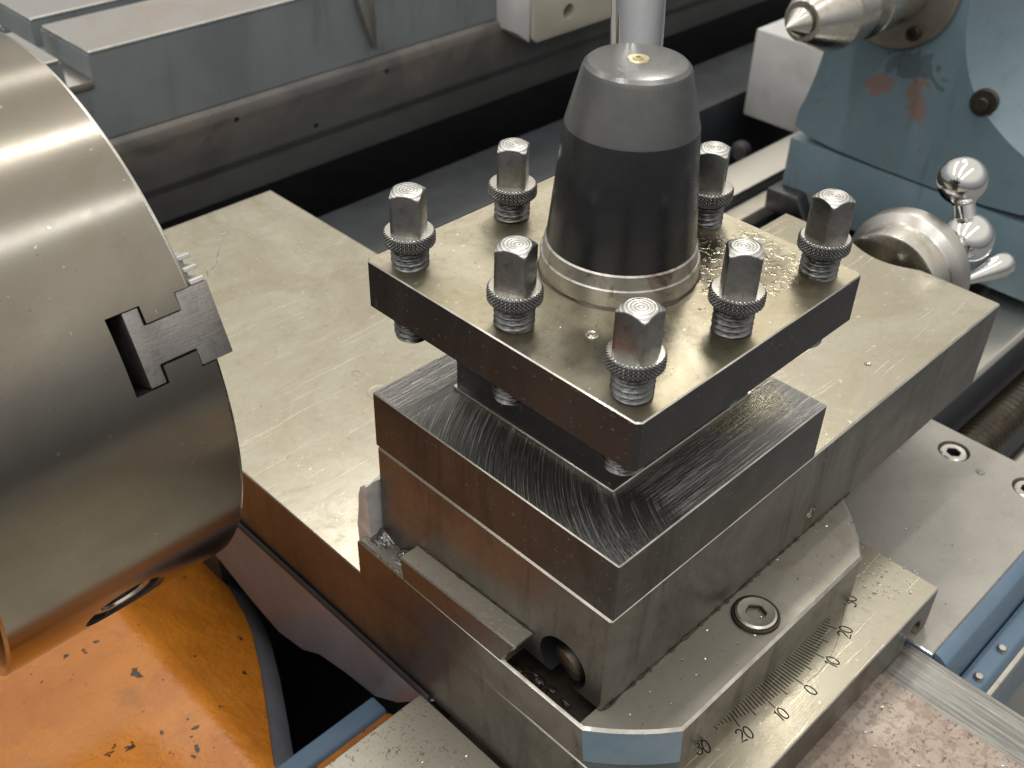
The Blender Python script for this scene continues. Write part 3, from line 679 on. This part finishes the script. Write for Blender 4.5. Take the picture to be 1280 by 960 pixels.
first = True
for ix, iy, ph, dz in screws:
    x, y = XS[ix], YS[iy]
    az = math.atan2(cpos.y - y, cpos.x - x)
    ang = az + R(ph) - R(45)
    if first: t_, c1, h1 = th0, co0, hd0
    else:
        t_, c1, h1 = th0.copy(), co0.copy(), hd0.copy()
        for q in (t_, c1, h1): col.objects.link(q)
    first = False
    t_.location = Vector((x, y, dz)) * S; t_.rotation_euler = (0, 0, ang)
    for q in (c1, h1): q.parent = t_; q.location = (0, 0, 0); q.rotation_euler = (0, 0, 0)
    t_.parent = tp; t_.matrix_parent_inverse = tp.matrix_world.inverted()
# lock hub -----------------------------------------------------
HC = (1.0, -1.0, 0)
hubp = [(25.25, 12), (25.35, 13), (21.6, 52.9), (21.4, 53.6), (17.2, 70.2), (16.6, 71.6), (15.4, 72.7), (13.5, 73.2), (4.2, 73.35), (0, 73.35)]
hb = lathe('lock_hub', [(20, 11.5), (24.6, 11.6)] + hubp, HC, (0, 0, 1), ['black_ox', 'worn_ox', 'edge'], n=128, mids=[0, 0, 0, 0, 1, 1, 1, 1, 1, 1, 1], angle=20); child(hb, tp)
rg = lathe('collar_ring', [(27.3, 0), (27.3, 6.6), (26.9, 7.0), (26.6, 7.0), (26.0, 11.4), (25.4, 11.9), (20, 11.9)], HC, (0, 0, 1), ['ring'], n=128, angle=20); rg.parent = hb
gr_ = lathe('ring_contact_shade', [(26.5, .9), (27.35, .75), (27.75, .35), (28.1, .03)], HC, (0, 0, 1), ['grease'], n=96, rad=lambda r, h, a: r + (.25 * math.sin(a * 7) + .2 * math.sin(a * 17 + 1)) * (1 if r > 27.4 else 0)); gr_.parent = hb  # added dark bead standing in for the contact shadow under the ring
sc_ = lathe('cap_screw', [(0, .1), (.8, .1), (.9, .55), (1.5, .55), (1.6, .3), (2.6, .35), (3.3, .4), (3.6, 0), (3.6, -1)], (HC[0], HC[1], 73.35), (0, 0, 1), ['brass'], n=36); sc_.parent = hb
bm = bmesh.new(); add_tube(bm, [(13, 8.5, 50), (16.5, 12, 62), (19, 14.8, 75), (28, 24, 120), (40, 38, 180), (52, 52, 240)], [7.5, 8.5, 8.6, 8.6, 8.6, 8.6], 40)
lv = finish('lever', bm, 'chrome', angle=50); lv.parent = hb

# ------------------------------------------------------------------ saddle (carriage)
sd = empty('carriage_saddle', 'grey and blue lathe carriage carrying the slides, with pitted steel wings', 'lathe carriage', loc=(60, -20, -235)); bpy.context.view_layer.update()
SZ = -176.7
o = box('front_platform', XL + 6, 66.2, -330, XF + 30, SZ - 30, SZ, ['pitted_rust', 'ground_side', 'edge'], bev=.4, seg=1, pick=body_pick); child(o, sd)
o = box('dovetail_way', 66.4, 90.0, -330, 300, SZ - 28, SZ - 1.2, ['way', 'ground_side', 'edge'], bev=.5, seg=1, pick=body_pick); child(o, sd)
o = box('right_wing', 91, 240, -121, 70, SZ - 26, SZ - .4, ['cast', 'blue_light', 'edge'], bev=.6, seg=1, pick=body_pick)
holes = []
scr = [(223.5, -62.5), (224.5, -103), (120, -104)]
for x, y in scr[:2]: holes.append(cyl_bm((x, y, SZ), (0, 0, 1), 8.3, -9, 5))
cut(o, holes); child(o, sd)
for x, y in scr[:2]:
    q = socket_screw('cap_screw', x, y, SZ - .9, 7.2, 6, None, 'bright', 6.6); child(q, sd)
# blue rounded edge of the wing and apron below
pr = [(-121, SZ - .6), (-124, SZ - 1.6), (-127, SZ - 4), (-129, SZ - 9), (-129.5, SZ - 30), (-129.5, SZ - 120), (-100, SZ - 120), (-100, SZ - 26.5), (-121, SZ - 26.5)]
o = prism('apron', pr, 'x', 93, 250, ['blue_apron'], bev=.6, seg=2); child(o, sd)
o = prism('apron_cover', [(-130, SZ - 26), (-139, SZ - 27), (-141, SZ - 30), (-141, SZ - 110), (-130, SZ - 110)], 'x', 108, 230, ['blue_apron'], bev=1.2); child(o, sd)
o = prism('trim_strip', [(-141.2, SZ - 34), (-143.4, SZ - 35), (-143.4, SZ - 39), (-141.2, SZ - 39.5)], 'x', 108, 230, ['bright'], bev=.3); child(o, sd)
for x in (118, 141):
    o = lathe('cover_screw', [(0, 2.2), (1.6, 1.9), (2.4, .8), (2.5, -1)], (x, -136, SZ - 26.4), (0, -.1, 1), ['bright'], n=20); child(o, sd)
o = box('left_wing', -330, -71.6, -330, 27.2, -222, -196.7, ['pitted', 'orange', 'edge'], bev=.5, seg=1, pick=body_pick); child(o, sd)
# grey painted bridge flank below the slide, curved lower edge
fl_ = [(380, -196.9), (300, -226), (230, -240), (195, -246), (170, -254), (144, -259.5), (122, -254), (107, -244), (85, -238), (62, -234), (45, -222), (28, -204), (20, -196.9)]
o = prism('bridge', fl_, 'x', XL - .6, 95, ['grey_paint'], bev=1.2, seg=2, angle=40); child(o, sd)
pts = [(-69.4, XZ - 44.4), (-72.0, XZ - 44.4), (-72.0, XZ - 41.8), (-70.9, XZ - 41)]
bm = bmesh.new(); add_prism(bm, [(p[0], p[1]) for p in pts], 'y', 22, 300); o = finish('way_wiper_strip', bm, 'rubber_and_recess_shade'); child(o, sd)

# ------------------------------------------------------------------ lathe bed
bd = empty('lathe_bed', 'lathe bed with ground ways, orange painted gap under the chuck', 'lathe bed', loc=(200, 120, -420)); bpy.context.view_layer.update()
BZ = -235
o = prism('front_way', [(-15, BZ - 4), (-12, BZ), (30, BZ), (38, BZ - 8), (44, BZ - 30), (44, BZ - 180), (-15, BZ - 180)], 'x', -68, 1500, ['bed_way', 'bed_cast', 'edge'], bev=.8, seg=2, pick=lambda f: 0 if f.normal.z > .5 else 1); child(o, bd)
o = prism('rear_way', [(250, BZ - 22), (250, BZ), (287, BZ), (291, BZ - 6), (291, BZ - 180), (250, BZ - 180)], 'x', -60, 1500, ['bed_way', 'bed_cast', 'edge'], bev=.8, seg=2, pick=lambda f: 0 if f.normal.z > .5 else 1); child(o, bd)
o = prism('inner_way', [(222, BZ - 24), (222, BZ - 14), (228, BZ - 7), (244, BZ - 7), (249.8, BZ - 14), (249.8, BZ - 60), (222, BZ - 60)], 'x', -60, 1500, ['swivel', 'bed_cast'], bev=.8, pick=lambda f: 0 if f.normal.z > .5 else 1); child(o, bd)
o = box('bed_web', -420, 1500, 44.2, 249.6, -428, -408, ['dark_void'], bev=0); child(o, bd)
o = prism('rear_guard', [(415, -262), (430, -262), (491, -258), (494, -262), (494, -420), (415, -420)], 'x', -400, 1500, ['bed_cast'], bev=1.5); child(o, bd)
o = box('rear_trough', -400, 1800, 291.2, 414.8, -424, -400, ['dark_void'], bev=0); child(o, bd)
o = box('added_rear_shade_panel', -600, 1800, 494.2, 1000, -424, -400, ['dark_void'], bev=0); child(o, bd)  # added dark panel, puts shade over the floor behind the guard
# orange gap casting under the chuck
def slope_z(x): return BZ - max(0, x + 127) * .8
def add_sloped(bm, pts, zf, zb):
    lo = [bm.verts.new((p[0], p[1], zb)) for p in pts]; hi = [bm.verts.new((p[0], p[1], zf(p[0]))) for p in pts]; n = len(pts)
    bm.faces.new(hi); bm.faces.new(lo[::-1])
    for i in range(n): bm.faces.new((lo[i], lo[(i + 1) % n], hi[(i + 1) % n], hi[i]))
edge_ = [(-62, 345), (-57, 260), (-60, 215), (-66, 190), (-74, 168), (-90, 134), (-108, 99), (-124.4, 68), (-128, 20)]
pf = [(-420, -405), (-420, BZ), (-136, BZ), (-132.5, BZ - .25), (-129.5, BZ - 1.0), (-127, BZ - 2.2), (-124.5, BZ - 3.9), (-122, BZ - 5.9)] + [(x, BZ - 5.9 - (x + 122) * .8) for x in (-110, -95, -80, -65, -40)] + [(-40, -405)]
o = prism('gap_casting', pf, 'y', 30, 330, ['orange'], bev=0, angle=40)
ct = bmesh.new(); add_prism(ct, edge_ + [(-20, 20), (-20, 345)], 'z', -450, -200); cut(o, [ct])
o.data.set_sharp_from_angle(angle=R(40)); child(o, bd)
edge_ = edge_[:-1]
bm = bmesh.new(); e2 = [(p[0] + 7, p[1] - 6) for p in edge_]
n_ = len(edge_)
for i in range(n_ - 1):
    a, b, c, d = edge_[i], edge_[i + 1], e2[i + 1], e2[i]
    add_sloped(bm, [(a[0] + .2, a[1]), (b[0] + .2, b[1]), c, d], lambda x: slope_z(x) - 3.5, -405)
o = finish('gap_rib', bm, 'grey_paint', angle=60); child(o, bd)
o = prism('blue_ledge', [(53, BZ - 3), (54.5, BZ), (63.5, BZ), (65, BZ - 2), (65, BZ - 60), (53, BZ - 60)], 'x', -330, -70.8, ['blue_light'], bev=.8); child(o, bd)
o = prism('orange_ledge', [(28, -222.2), (52.8, BZ - 1), (52.8, BZ - 50), (28, BZ - 50)], 'x', -330, -71, ['orange'], bev=.8); child(o, bd)

# ------------------------------------------------------------------ lead screw and feed rod
def threaded_bar(name, y, z, r, x0, x1, pitch, depth, mat):
    bm = bmesh.new(); n = 28; m = int((x1 - x0) / (pitch / 4)); rings = []
    for k_ in range(m + 1):
        x = x0 + (x1 - x0) * k_ / m; ring = []
        for i in range(n):
            ph = ((x / pitch) - i / n) % 1; rr_ = r - depth * (1 if .5 < ph else 0) * 1.0
            ring.append(bm.verts.new((x, y + rr_ * math.cos(2 * math.pi * i / n), z + rr_ * math.sin(2 * math.pi * i / n))))
        rings.append(ring)
    for a, b in zip(rings, rings[1:]):
        for i in range(n): bm.faces.new((a[i], a[(i + 1) % n], b[(i + 1) % n], b[i]))
    bm.faces.new(rings[0][::-1]); bm.faces.new(rings[-1])
    return finish(name, bm, mat, angle=30)
o = threaded_bar('lead_screw', -33, -272, 13.5, 150, 700, 6, 1.6, 'screw_dark'); tag(o, 'dark threaded lead screw running along the front of the bed', 'lead screw')
bm = bmesh.new(); add_tube(bm, [(150, -58, -292), (700, -58, -292)], 8.5, 28); o = finish('feed_rod', bm, 'bed_way'); tag(o, 'smooth bright feed rod just below the lead screw', 'feed rod')

# ------------------------------------------------------------------ chuck
YA, ZA, RC, FX = 151.5, -35.5, 104.3, -125.0
ck = empty('lathe_chuck', 'large round steel lathe chuck at the left with one jaw showing', 'lathe chuck', loc=(-170, YA, ZA)); bpy.context.view_layer.update()
prof = [(0, 0), (40, 0), (RC - 1.6, 0), (RC - .5, -.5), (RC, -1.6), (RC, -83.5), (RC - 1, -84.5), (0, -84.5)]
body = lathe('chuck_body', [(r, h) for r, h in prof], (FX, YA, ZA), (1, 0, 0), ['chuck', 'plate_dark', 'edge'], n=256, mids=[0, 0, 2, 2, 0, 0, 0], angle=30)
TC = R(23.7)
er = Vector((0, -math.cos(TC), math.sin(TC))); et = Vector((0, math.sin(TC), math.cos(TC)))
def jawpt(x, t_, r): return Vector((x, YA, ZA)) + er * r + et * t_
def jaw_prism(bm, poly, r0, r1, mi=0):
    lo = [bm.verts.new(jawpt(x, t_, r0)) for x, t_ in poly]; hi = [bm.verts.new(jawpt(x, t_, r1)) for x, t_ in poly]; n = len(poly)
    fs = [bm.faces.new(lo[::-1]), bm.faces.new(hi)] + [bm.faces.new((lo[i], lo[(i + 1) % n], hi[(i + 1) % n], hi[i])) for i in range(n)]
    for f in fs: f.material_index = mi
def tee(xa, xb, xc, xd, w1, w2, w3): return [(xa, -w1), (xb, -w1), (xb, -w2), (xc, -w2), (xc, -w3), (xd, -w3), (xd, w3), (xc, w3), (xc, w2), (xb, w2), (xb, w1), (xa, w1)]
sl = bmesh.new(); jaw_prism(sl, tee(-153.2, -142.3, -131, -120, 12.4, 6.8, 12.1), 30, 120, 1)
AK = R(-33.5)
ek = Vector((0, -math.cos(AK), math.sin(AK)))
kh = bmesh.new(); add_lathe(kh, [(0, 92), (13, 92), (13, 103.0), (17, 106), (0, 106)], (-168, YA, ZA), tuple(ek), 48)
for f in kh.faces: f.material_index = 1
cut(body, [sl, kh]); child(body, ck)
me_ = body.data; cn = []
for p_ in me_.polygons:
    c0_ = Vector((0, p_.center.y - YA * S, p_.center.z - ZA * S)); rad_ = c0_.length > (RC - .3) * S and abs(p_.normal.x) < .05 and p_.normal.dot(c0_.normalized()) > .98
    for li in p_.loop_indices:
        v_ = me_.vertices[me_.loops[li].vertex_index].co
        cn.append(Vector((0, v_.y - YA * S, v_.z - ZA * S)).normalized() if rad_ else Vector((0, 0, 0)))
me_.normals_split_custom_set(cn)
bk = lathe('back_plate', [(0, -87), (RC - 2.5, -87), (RC - 1.2, -88), (RC - 1.2, -150), (0, -150)], (FX, YA, ZA), (1, 0, 0), ['chuck'], n=160); child(bk, ck)
bm = bmesh.new(); jaw_prism(bm, tee(-147.9, -142.8, -130.6, -119.7, 12.0, 6.3, 11.9), 40, RC - 1.1)
bmesh.ops.recalc_face_normals(bm, faces=bm.faces); bevel(bm, .35, 2)
jaw = finish('jaw', bm, ['jaw'], angle=30); child(jaw, ck)
for k_, (ta, tb2, r1) in enumerate(((12.0, 13.5, 103.2), (15.9, 17.2, 101.5), (19.4, 20.8, 99.5))):
    bm = bmesh.new(); jaw_prism(bm, [(-124.8, ta), (-120.0, ta), (-120.0, tb2), (-124.8, tb2)], 55, r1); bmesh.ops.recalc_face_normals(bm, faces=bm.faces); bevel(bm, .25, 1)
    t_ = finish('jaw_tooth', bm, 'torn', angle=30); t_.parent = jaw
bm = bmesh.new(); jaw_prism(bm, [(-124.9, 11.8), (-122.6, 11.8), (-122.6, 20.6), (-124.9, 20.6)], 54, 98.5); bmesh.ops.recalc_face_normals(bm, faces=bm.faces); t_ = finish('jaw_rack', bm, 'jaw', angle=30); t_.parent = jaw
# key pinion seen in the bore
kp = lathe('key_socket', [(8, 101.2), (8.2, 102.2), (10.2, 102.4), (11.8, 101.6), (12.2, 93), (0, 93), (5.5, 93.2), (5.5, 101)], (-168, YA, ZA), tuple(ek), ['bright'], n=40); child(kp, ck)

# ------------------------------------------------------------------ tailstock
TX = 480
ts = empty('tailstock', 'blue painted tailstock with bright live centre, paint worn to red', 'tailstock', loc=(TX + 100, 120, -235)); bpy.context.view_layer.update()
def smooth_poly(pts, it=2):
    for _ in range(it):
        q = []
        for i in range(len(pts)):
            a, b = pts[i], pts[(i + 1) % len(pts)]
            q += [(a[0] * .75 + b[0] * .25, a[1] * .75 + b[1] * .25), (a[0] * .25 + b[0] * .75, a[1] * .25 + b[1] * .75)]
        pts = q
    return pts
tb = [(211, -171), (212, -150), (207, -138), (200, -105), (196, -60), (198, -20), (185, 12), (150, 22), (112, 8), (100, -25), (96, -62), (80, -95), (50, -118), (22, -130), (10, -150), (10, -171)]
def loft(name, sections, mat, angle=40):
    bm = bmesh.new(); rings = []
    for x, pts in sections: rings.append([bm.verts.new((x, p[0], p[1])) for p in pts])
    n = len(rings[0])
    for a, b in zip(rings, rings[1:]):
        for i in range(n): bm.faces.new((a[i], a[(i + 1) % n], b[(i + 1) % n], b[i]))
    bm.faces.new(rings[0][::-1]); bm.faces.new(rings[-1]); return finish(name, bm, mat, angle=angle)
def inset(pts, k_):
    cx = sum(p[0] for p in pts) / len(pts); cz = sum(p[1] for p in pts) / len(pts)
    return [(p[0] + (cx - p[0]) * k_, max(p[1] + (cz - p[1]) * k_, -171)) for p in pts]
sp_ = smooth_poly(tb, 2)
o = loft('casting', [(TX + 1.0, inset(sp_, .016)), (TX + 1.8, inset(sp_, .008)), (TX + 4, inset(sp_, .002)), (TX + 10, sp_), (TX + 320, sp_)], 'tail'); child(o, ts)
o = prism('base', [(213, -228), (213, -172.0), (12, -172.0), (-6, -180), (-10, -228)], 'x', TX + 1.6, TX + 330, ['tail'], bev=1.0, seg=2); child(o, ts)
o = prism('way_wiper', [(218, -234), (219, -214), (190, -212), (176, -234)], 'x', TX - 12, TX + 12, ['bolt_dark'], bev=3, seg=2); child(o, ts)
TZ = -35.5
o = lathe('quill_flange', [(0, -3), (30, -3), (44, -1), (46, 2), (46, 14), (0, 14)], (TX - 3, YA, TZ), (1, 0, 0), ['swivel'], n=72); child(o, ts)
for a in (R(-52), R(-128), R(60), R(130)):
    q = lathe('flange_screw', [(0, 2.6), (2.4, 2.6), (2.6, 5.2), (4.6, 5.2), (5, 4.4), (5, -1)], (TX - 4.5, YA + 36 * math.cos(a), TZ + 36 * math.sin(a)), (-1, 0, 0), ['screw_dark'], n=6 if False else 24); child(q, ts)
o = lathe('quill', [(0, 0), (25, 0), (26.5, 1.5), (26.5, 70), (0, 70)], (TX - 55, YA, TZ), (1, 0, 0), ['bright'], n=64); child(o, ts)
lc = lathe('live_centre', [(0, -.05), (.12, 0), (.4, .55), (9.0, 15.0), (9.2, 15.6), (7.6, 15.8), (7.6, 18.2), (12.6, 18.4), (13.4, 19.2), (24.6, 45), (25.5, 47), (25.5, 70), (22, 72), (22, 80), (26, 82), (26, 92), (0, 92)], (340.5, YA, TZ), (1, 0, 0), ['bright'], n=72, angle=22); child(lc, ts)
q = lathe('clamp_bolt', [(0, 9), (4.2, 9), (4.6, 8.4), (4.6, 3), (9, 3), (9.4, 2), (9.4, -3)], (TX + 4, 72, -99), (-1, -.15, .1), ['screw_dark'], n=30); child(q, ts)
q = lathe('side_boss', [(0, 4), (10, 4), (13, 2), (14, -5)], (TX + 30, 11, -168), (-.3, -1, 0), ['tail'], n=36); child(q, ts)

# ------------------------------------------------------------------ machine table behind
tb_ = empty('slotted_machine_table', 'slate grey machine table with slotted bright top behind the lathe', 'machine table', loc=(300, 560, -240)); bpy.context.view_layer.update()
TT = -84.5; TF = 520
pr = [(TF, TT - 3), (TF, -149), (900, -149), (900, TT - 3)]
o = prism('table_body', pr, 'x', -500, 1600, ['table_side'], bev=0)
cutters = []
kn_ = prism('table_lower_casting', [(TF + 1.5, -149.2), (TF - 4, -153), (TF - 6, -160), (TF - 6, -196), (TF - 2, -204), (TF - 2, -228), (900, -228), (900, -149.2)], 'x', -500, 1600, ['table_low'], bev=1.0, seg=2); cut(kn_, [cyl_bm((x, TF - 6, z), (0, 1, 0), 2.4, -6, 14) for x, z in ((161.7, -163), (235.5, -190), (313.3, -163))]); child(kn_, tb_)
for c in cutters:
    for f in c.faces: f.material_index = 0
cutters.append(None); sb = bmesh.new(); add_box(sb, 38, 57, TF - 8, 930, TT - 24, TT); cutters[-1] = sb; sb2 = bmesh.new(); add_box(sb2, -520, 1700, 590.5, 607.5, TT - 22, TT); cutters.append(sb2)
cut(o, cutters); child(o, tb_)
def tt(name, x0, x1, y0, y1):
    q = box(name, x0, x1, y0, y1, TT - 2.98, TT, ['table_top', 'table_side', 'edge'], bev=.8, seg=1, pick=body_pick); child(q, tb_)
tt('top_strip', 58, 1600, TF, 590); tt('top_strip', 58, 1600, 608, 900); tt('top_strip', -500, 37, TF, 590); tt('top_strip', -500, 37, 608, 900)
o = box('slot_floor', 38.3, 56.7, TF - 1, 899, TT - 26, TT - 20, ['table_top'], bev=.3); child(o, tb_)
o = prism('end_stop', [(284, -80), (303, -80), (303.5, -101), (303.3, -142), (296, -125), (287, -100)], 'y', TF - 7, TF + 2, ['table_top'], bev=.6); child(o, tb_)
br = prism('stop_bracket', [(468.8, -120), (470.6, -166), (476, -171), (640, -171), (640, -100), (468.8, -100)], 'y', 492, 535, ['beige'], bev=1.6, seg=2)
cut(br, [cyl_bm((518.8, 500, -150.5), (0, 1, 0), 7.5, -16, 20)])
tag(br, 'beige painted bracket with a round hole, on the table behind the hub', 'bracket')
br.location.x = 0
lf = prism('pale_end_cap', [(449.5, -110), (451, -156.6), (468.5, -169.5), (468.5, -110)], 'y', 494, 533, ['white_paint'], bev=.8); child(lf, br)
wb = box('white_box', 700, 860, 250, 397.8, -275.8, -183, ['white_paint'], bev=3, seg=2)
tag(wb, 'plain white box behind the tailstock near the live centre', 'box')
kn = lathe('black_knob', [(0, 0), (8, 0), (10, 3), (10, 16), (6, 20), (6, 40), (0, 40)], (600, 330, -262), (-.5, -.3, .2), ['rubber_and_recess_shade'], n=32)
tag(kn, 'black knob in the shadow behind the tool post hub', 'knob')

# ------------------------------------------------------------------ coolant drops and swarf
bm = bmesh.new()
def drop(x, y, z, r):
    m_ = Matrix.Translation((x, y, z)) @ Matrix.Diagonal((r, r, r * .45, 1)); bmesh.ops.create_icosphere(bm, subdivisions=2, radius=1, matrix=m_)
for _ in range(70): drop(random.gauss(88, 8), random.gauss(-88, 9) , XZ, random.uniform(.25, .8)) if True else None
for _ in range(45):
    a = random.uniform(-1.6, .1); r = random.uniform(28, 46); drop(1 + r * math.cos(a), -1 + r * math.sin(a), 0, random.uniform(.2, .6))
for _ in range(25): drop(random.uniform(20, 52), random.uniform(-58, -42), BZ1, random.uniform(.2, .6))
for x, y, r in ((125, -45, 1.6), (118, -20, .6)): drop(x, y, BZ0, r)
drop(218, -80, SZ - .5, 2.6)
bm.verts.ensure_lookup_table()
o = finish('coolant_drops', bm, 'drop', angle=180); tag(o, 'small clear coolant drops scattered on the steel tops', 'drops', kind='stuff')
for pts in ([(-88, 190, XZ + .2)],): pass
bm = bmesh.new()
def chip(x, y, z, L):
    a = random.uniform(0, 6.28); c_, s_ = math.cos(a), math.sin(a); w = random.uniform(.1, .3); q = []
    for i in range(5):
        t_ = i / 4 - .5; cx, cy = x + c_ * L * t_ - s_ * L * .5 * t_ * t_, y + s_ * L * t_ + c_ * L * .5 * t_ * t_
        q.append((bm.verts.new((cx - s_ * w, cy + c_ * w, z + .15 + .25 * abs(t_))), bm.verts.new((cx + s_ * w, cy - c_ * w, z + .45))))
    for (a0, b0), (a1, b1) in zip(q, q[1:]): bm.faces.new((a0, b0, b1, a1))
for _ in range(40): chip(random.uniform(-72, -64), random.uniform(-24, 32), CZ + 11.5 + 1.4 * 0, random.uniform(.4, 1.2)) if False else chip(random.uniform(-60, 90), random.uniform(-84, -64), CZ, random.uniform(.3, 1.0))
for _ in range(40): chip(random.uniform(-60, 62), random.uniform(-170, -112), SZ, random.uniform(.4, 1.6))
for _ in range(40): chip(random.uniform(-150, -76), random.uniform(-30, 24), -196.7, random.uniform(.4, 1.4))
for _ in range(45): chip(random.uniform(-66, 90), random.uniform(70, 330), XZ, random.uniform(.3, 1.1))
for _ in range(25): chip(random.uniform(110, 235), random.uniform(-115, -40), SZ - .4, random.uniform(.3, 1.2))
for _ in range(30): chip(random.uniform(-55, 55), random.uniform(-57, 57), 0, random.uniform(.2, .7))
o = finish('swarf_chips', bm, 'edge', angle=60); tag(o, 'tiny bright swarf flakes sprinkled on the slides and carriage', 'swarf', kind='stuff')
bm = bmesh.new(); p = Vector((-118, 63.5, 16.4)); pts = []
for i in range(26): pts.append(p.copy()); p += Vector((.25 + random.uniform(-.5, .5), -.25 + random.uniform(-.6, .6), .66 + random.uniform(-.4, .4)))
add_tube(bm, pts, [.07 + .16 * math.sin(i * .9) ** 2 for i in range(26)], 6)
o = finish('swarf_curl', bm, 'white_paint'); tag(o, 'thin bright curl of swarf clinging to the chuck jaw', 'swarf')
